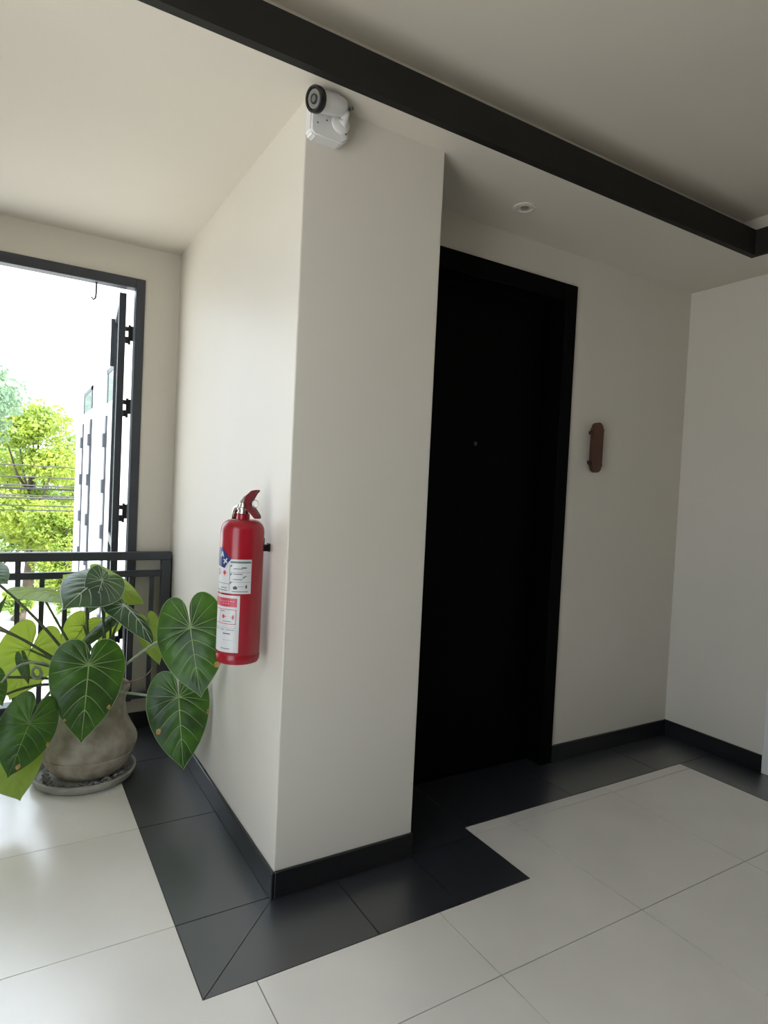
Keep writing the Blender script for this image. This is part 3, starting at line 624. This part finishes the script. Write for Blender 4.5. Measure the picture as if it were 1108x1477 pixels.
def tree(name, label, x, y, h, cr, m, n, ls=0.17, base_frac=0.3, group='trees across the yard', squash=1.0):
    t = empty(name, (x, y, GZ), label, 'tree', group)
    V, F = [], []
    tube_geo([(x, y, GZ - 0.02), (x + 0.1, y, GZ + h * 0.3), (x - 0.05, y + 0.1, GZ + h * 0.6)], [0.22, 0.16, 0.08], 10, V, F)
    blobs = []
    for i in range(15):
        a = rng.uniform(0, 2 * math.pi); rr = cr * math.sqrt(rng.uniform(0, 1)) * 0.75; zz = GZ + h * rng.uniform(base_frac, 0.86); f_ = 1 - 0.55 * abs((zz - GZ) / h - 0.5) * 1.6
        c = Vector((x + rr * f_ * math.cos(a), y + rr * f_ * math.sin(a), zz)); blobs.append((c, cr * rng.uniform(0.30, 0.48)))
        tube_geo([(x, y, GZ + h * min(0.5, (zz - GZ) / h * 0.6)), (x * .5 + c.x * .5, y * .5 + c.y * .5, GZ * .3 + zz * .7 + 0.2), c], [0.07, 0.045, 0.015], 6, V, F)
    mesh('trunk', V, F, TRUNK, t, True)
    V = np.zeros((n * 4, 3)); per = n // len(blobs); k = 0
    for c, r in blobs:
        for _ in range(per):
            d = rng.normal(size=3); d /= np.linalg.norm(d); d[2] = d[2] * 0.75 * squash; p = np.array(c) + d * r * rng.uniform(0.55, 1.05)
            nrm = d + rng.normal(size=3) * 0.7 + np.array([0, 0, 0.4]); nrm /= np.linalg.norm(nrm); s = np.cross(nrm, rng.normal(size=3)); s /= np.linalg.norm(s) + 1e-9; tt = np.cross(nrm, s); L = ls * rng.uniform(0.6, 1.3)
            V[k * 4:k * 4 + 4] = [p - s * L, p - tt * L * 0.45 - nrm * L * .1, p + s * L, p + tt * L * 0.45 - nrm * L * .1]; k += 1
    F = [(4 * i, 4 * i + 1, 4 * i + 2, 4 * i + 3) for i in range(k)]
    mesh('crown', V[:k * 4], F, m, t)
    return t
tree('broadleaf_tree', 'tall bluish green tree at the upper left of the window view', -2.35, 20, 10.0, 2.5, TLB, 5500, 0.10, 0.58)
tree('broadleaf_tree', 'bright yellow-green tree in the middle of the window view', 0.1, 27.5, 8.3, 2.5, TLY, 15000, 0.11, 0.16)
tree('broadleaf_tree', 'yellow-green tree next to the white building edge', 3.3, 31.5, 8.0, 2.4, TLY, 13000, 0.12, 0.14)
tree('broadleaf_tree', 'darker green tree behind the power cables', 1.2, 37.5, 7.4, 3.6, TLG, 15000, 0.17, 0.06)
tree('broadleaf_tree', 'green tree left of the yellow-green ones, partly cut by the frame', -5.2, 31, 8.0, 2.6, TLG, 7000, 0.18)
tree('broadleaf_tree', 'rounded yellow-green tree low behind the railing', 1.05, 23.4, 4.0, 1.5, TLY, 9000, 0.08, 0.15)
tree('broadleaf_tree', 'low green tree at the left of the railing view', -2.1, 24.2, 3.5, 1.4, TLG, 8000, 0.09, 0.12)
for (x, y, h, c, m_, lb) in ((-0.35, 21.0, 1.0, 0.6, TLY, 'small yellow-green shrub left on the yard'), (1.2, 20.4, 0.9, 0.6, TLG, 'small green shrub right on the yard')):
    tree('shrub', lb, x, y, h, c, m_, 1500, 0.09, 0.3, 'shrubs on the yard')
cy = 15.0
for i, (zl, zr, yo) in enumerate(((1.62, 1.55, 0), (1.30, 1.34, .3), (1.16, 1.08, .1), (1.02, 1.06, .5), (0.92, 0.84, .2), (0.80, 0.82, .6), (0.66, 0.60, .4), (0.50, 0.52, .7), (-0.35, -0.45, .1))):
    pts = [(x, cy + yo, zl + (zr - zl) * (x + 12) / 24 - 0.25 * (1 - ((x) / 12) ** 2) + 0.2) for x in np.linspace(-12, 12, 25)]
    names_ = ['topmost power cable crossing in front of the trees', 'second power cable from the top', 'third power cable from the top', 'fourth power cable from the top', 'middle power cable of the bundle', 'sixth power cable from the top', 'seventh power cable from the top', 'eighth power cable from the top', 'lowest power cable hanging well under the others']
    tag(tube('power_cable', pts, 0.016 if i not in (3, 5) else 0.028, CABLE, None, 6), names_[i], 'cable', 'power cables before the trees')
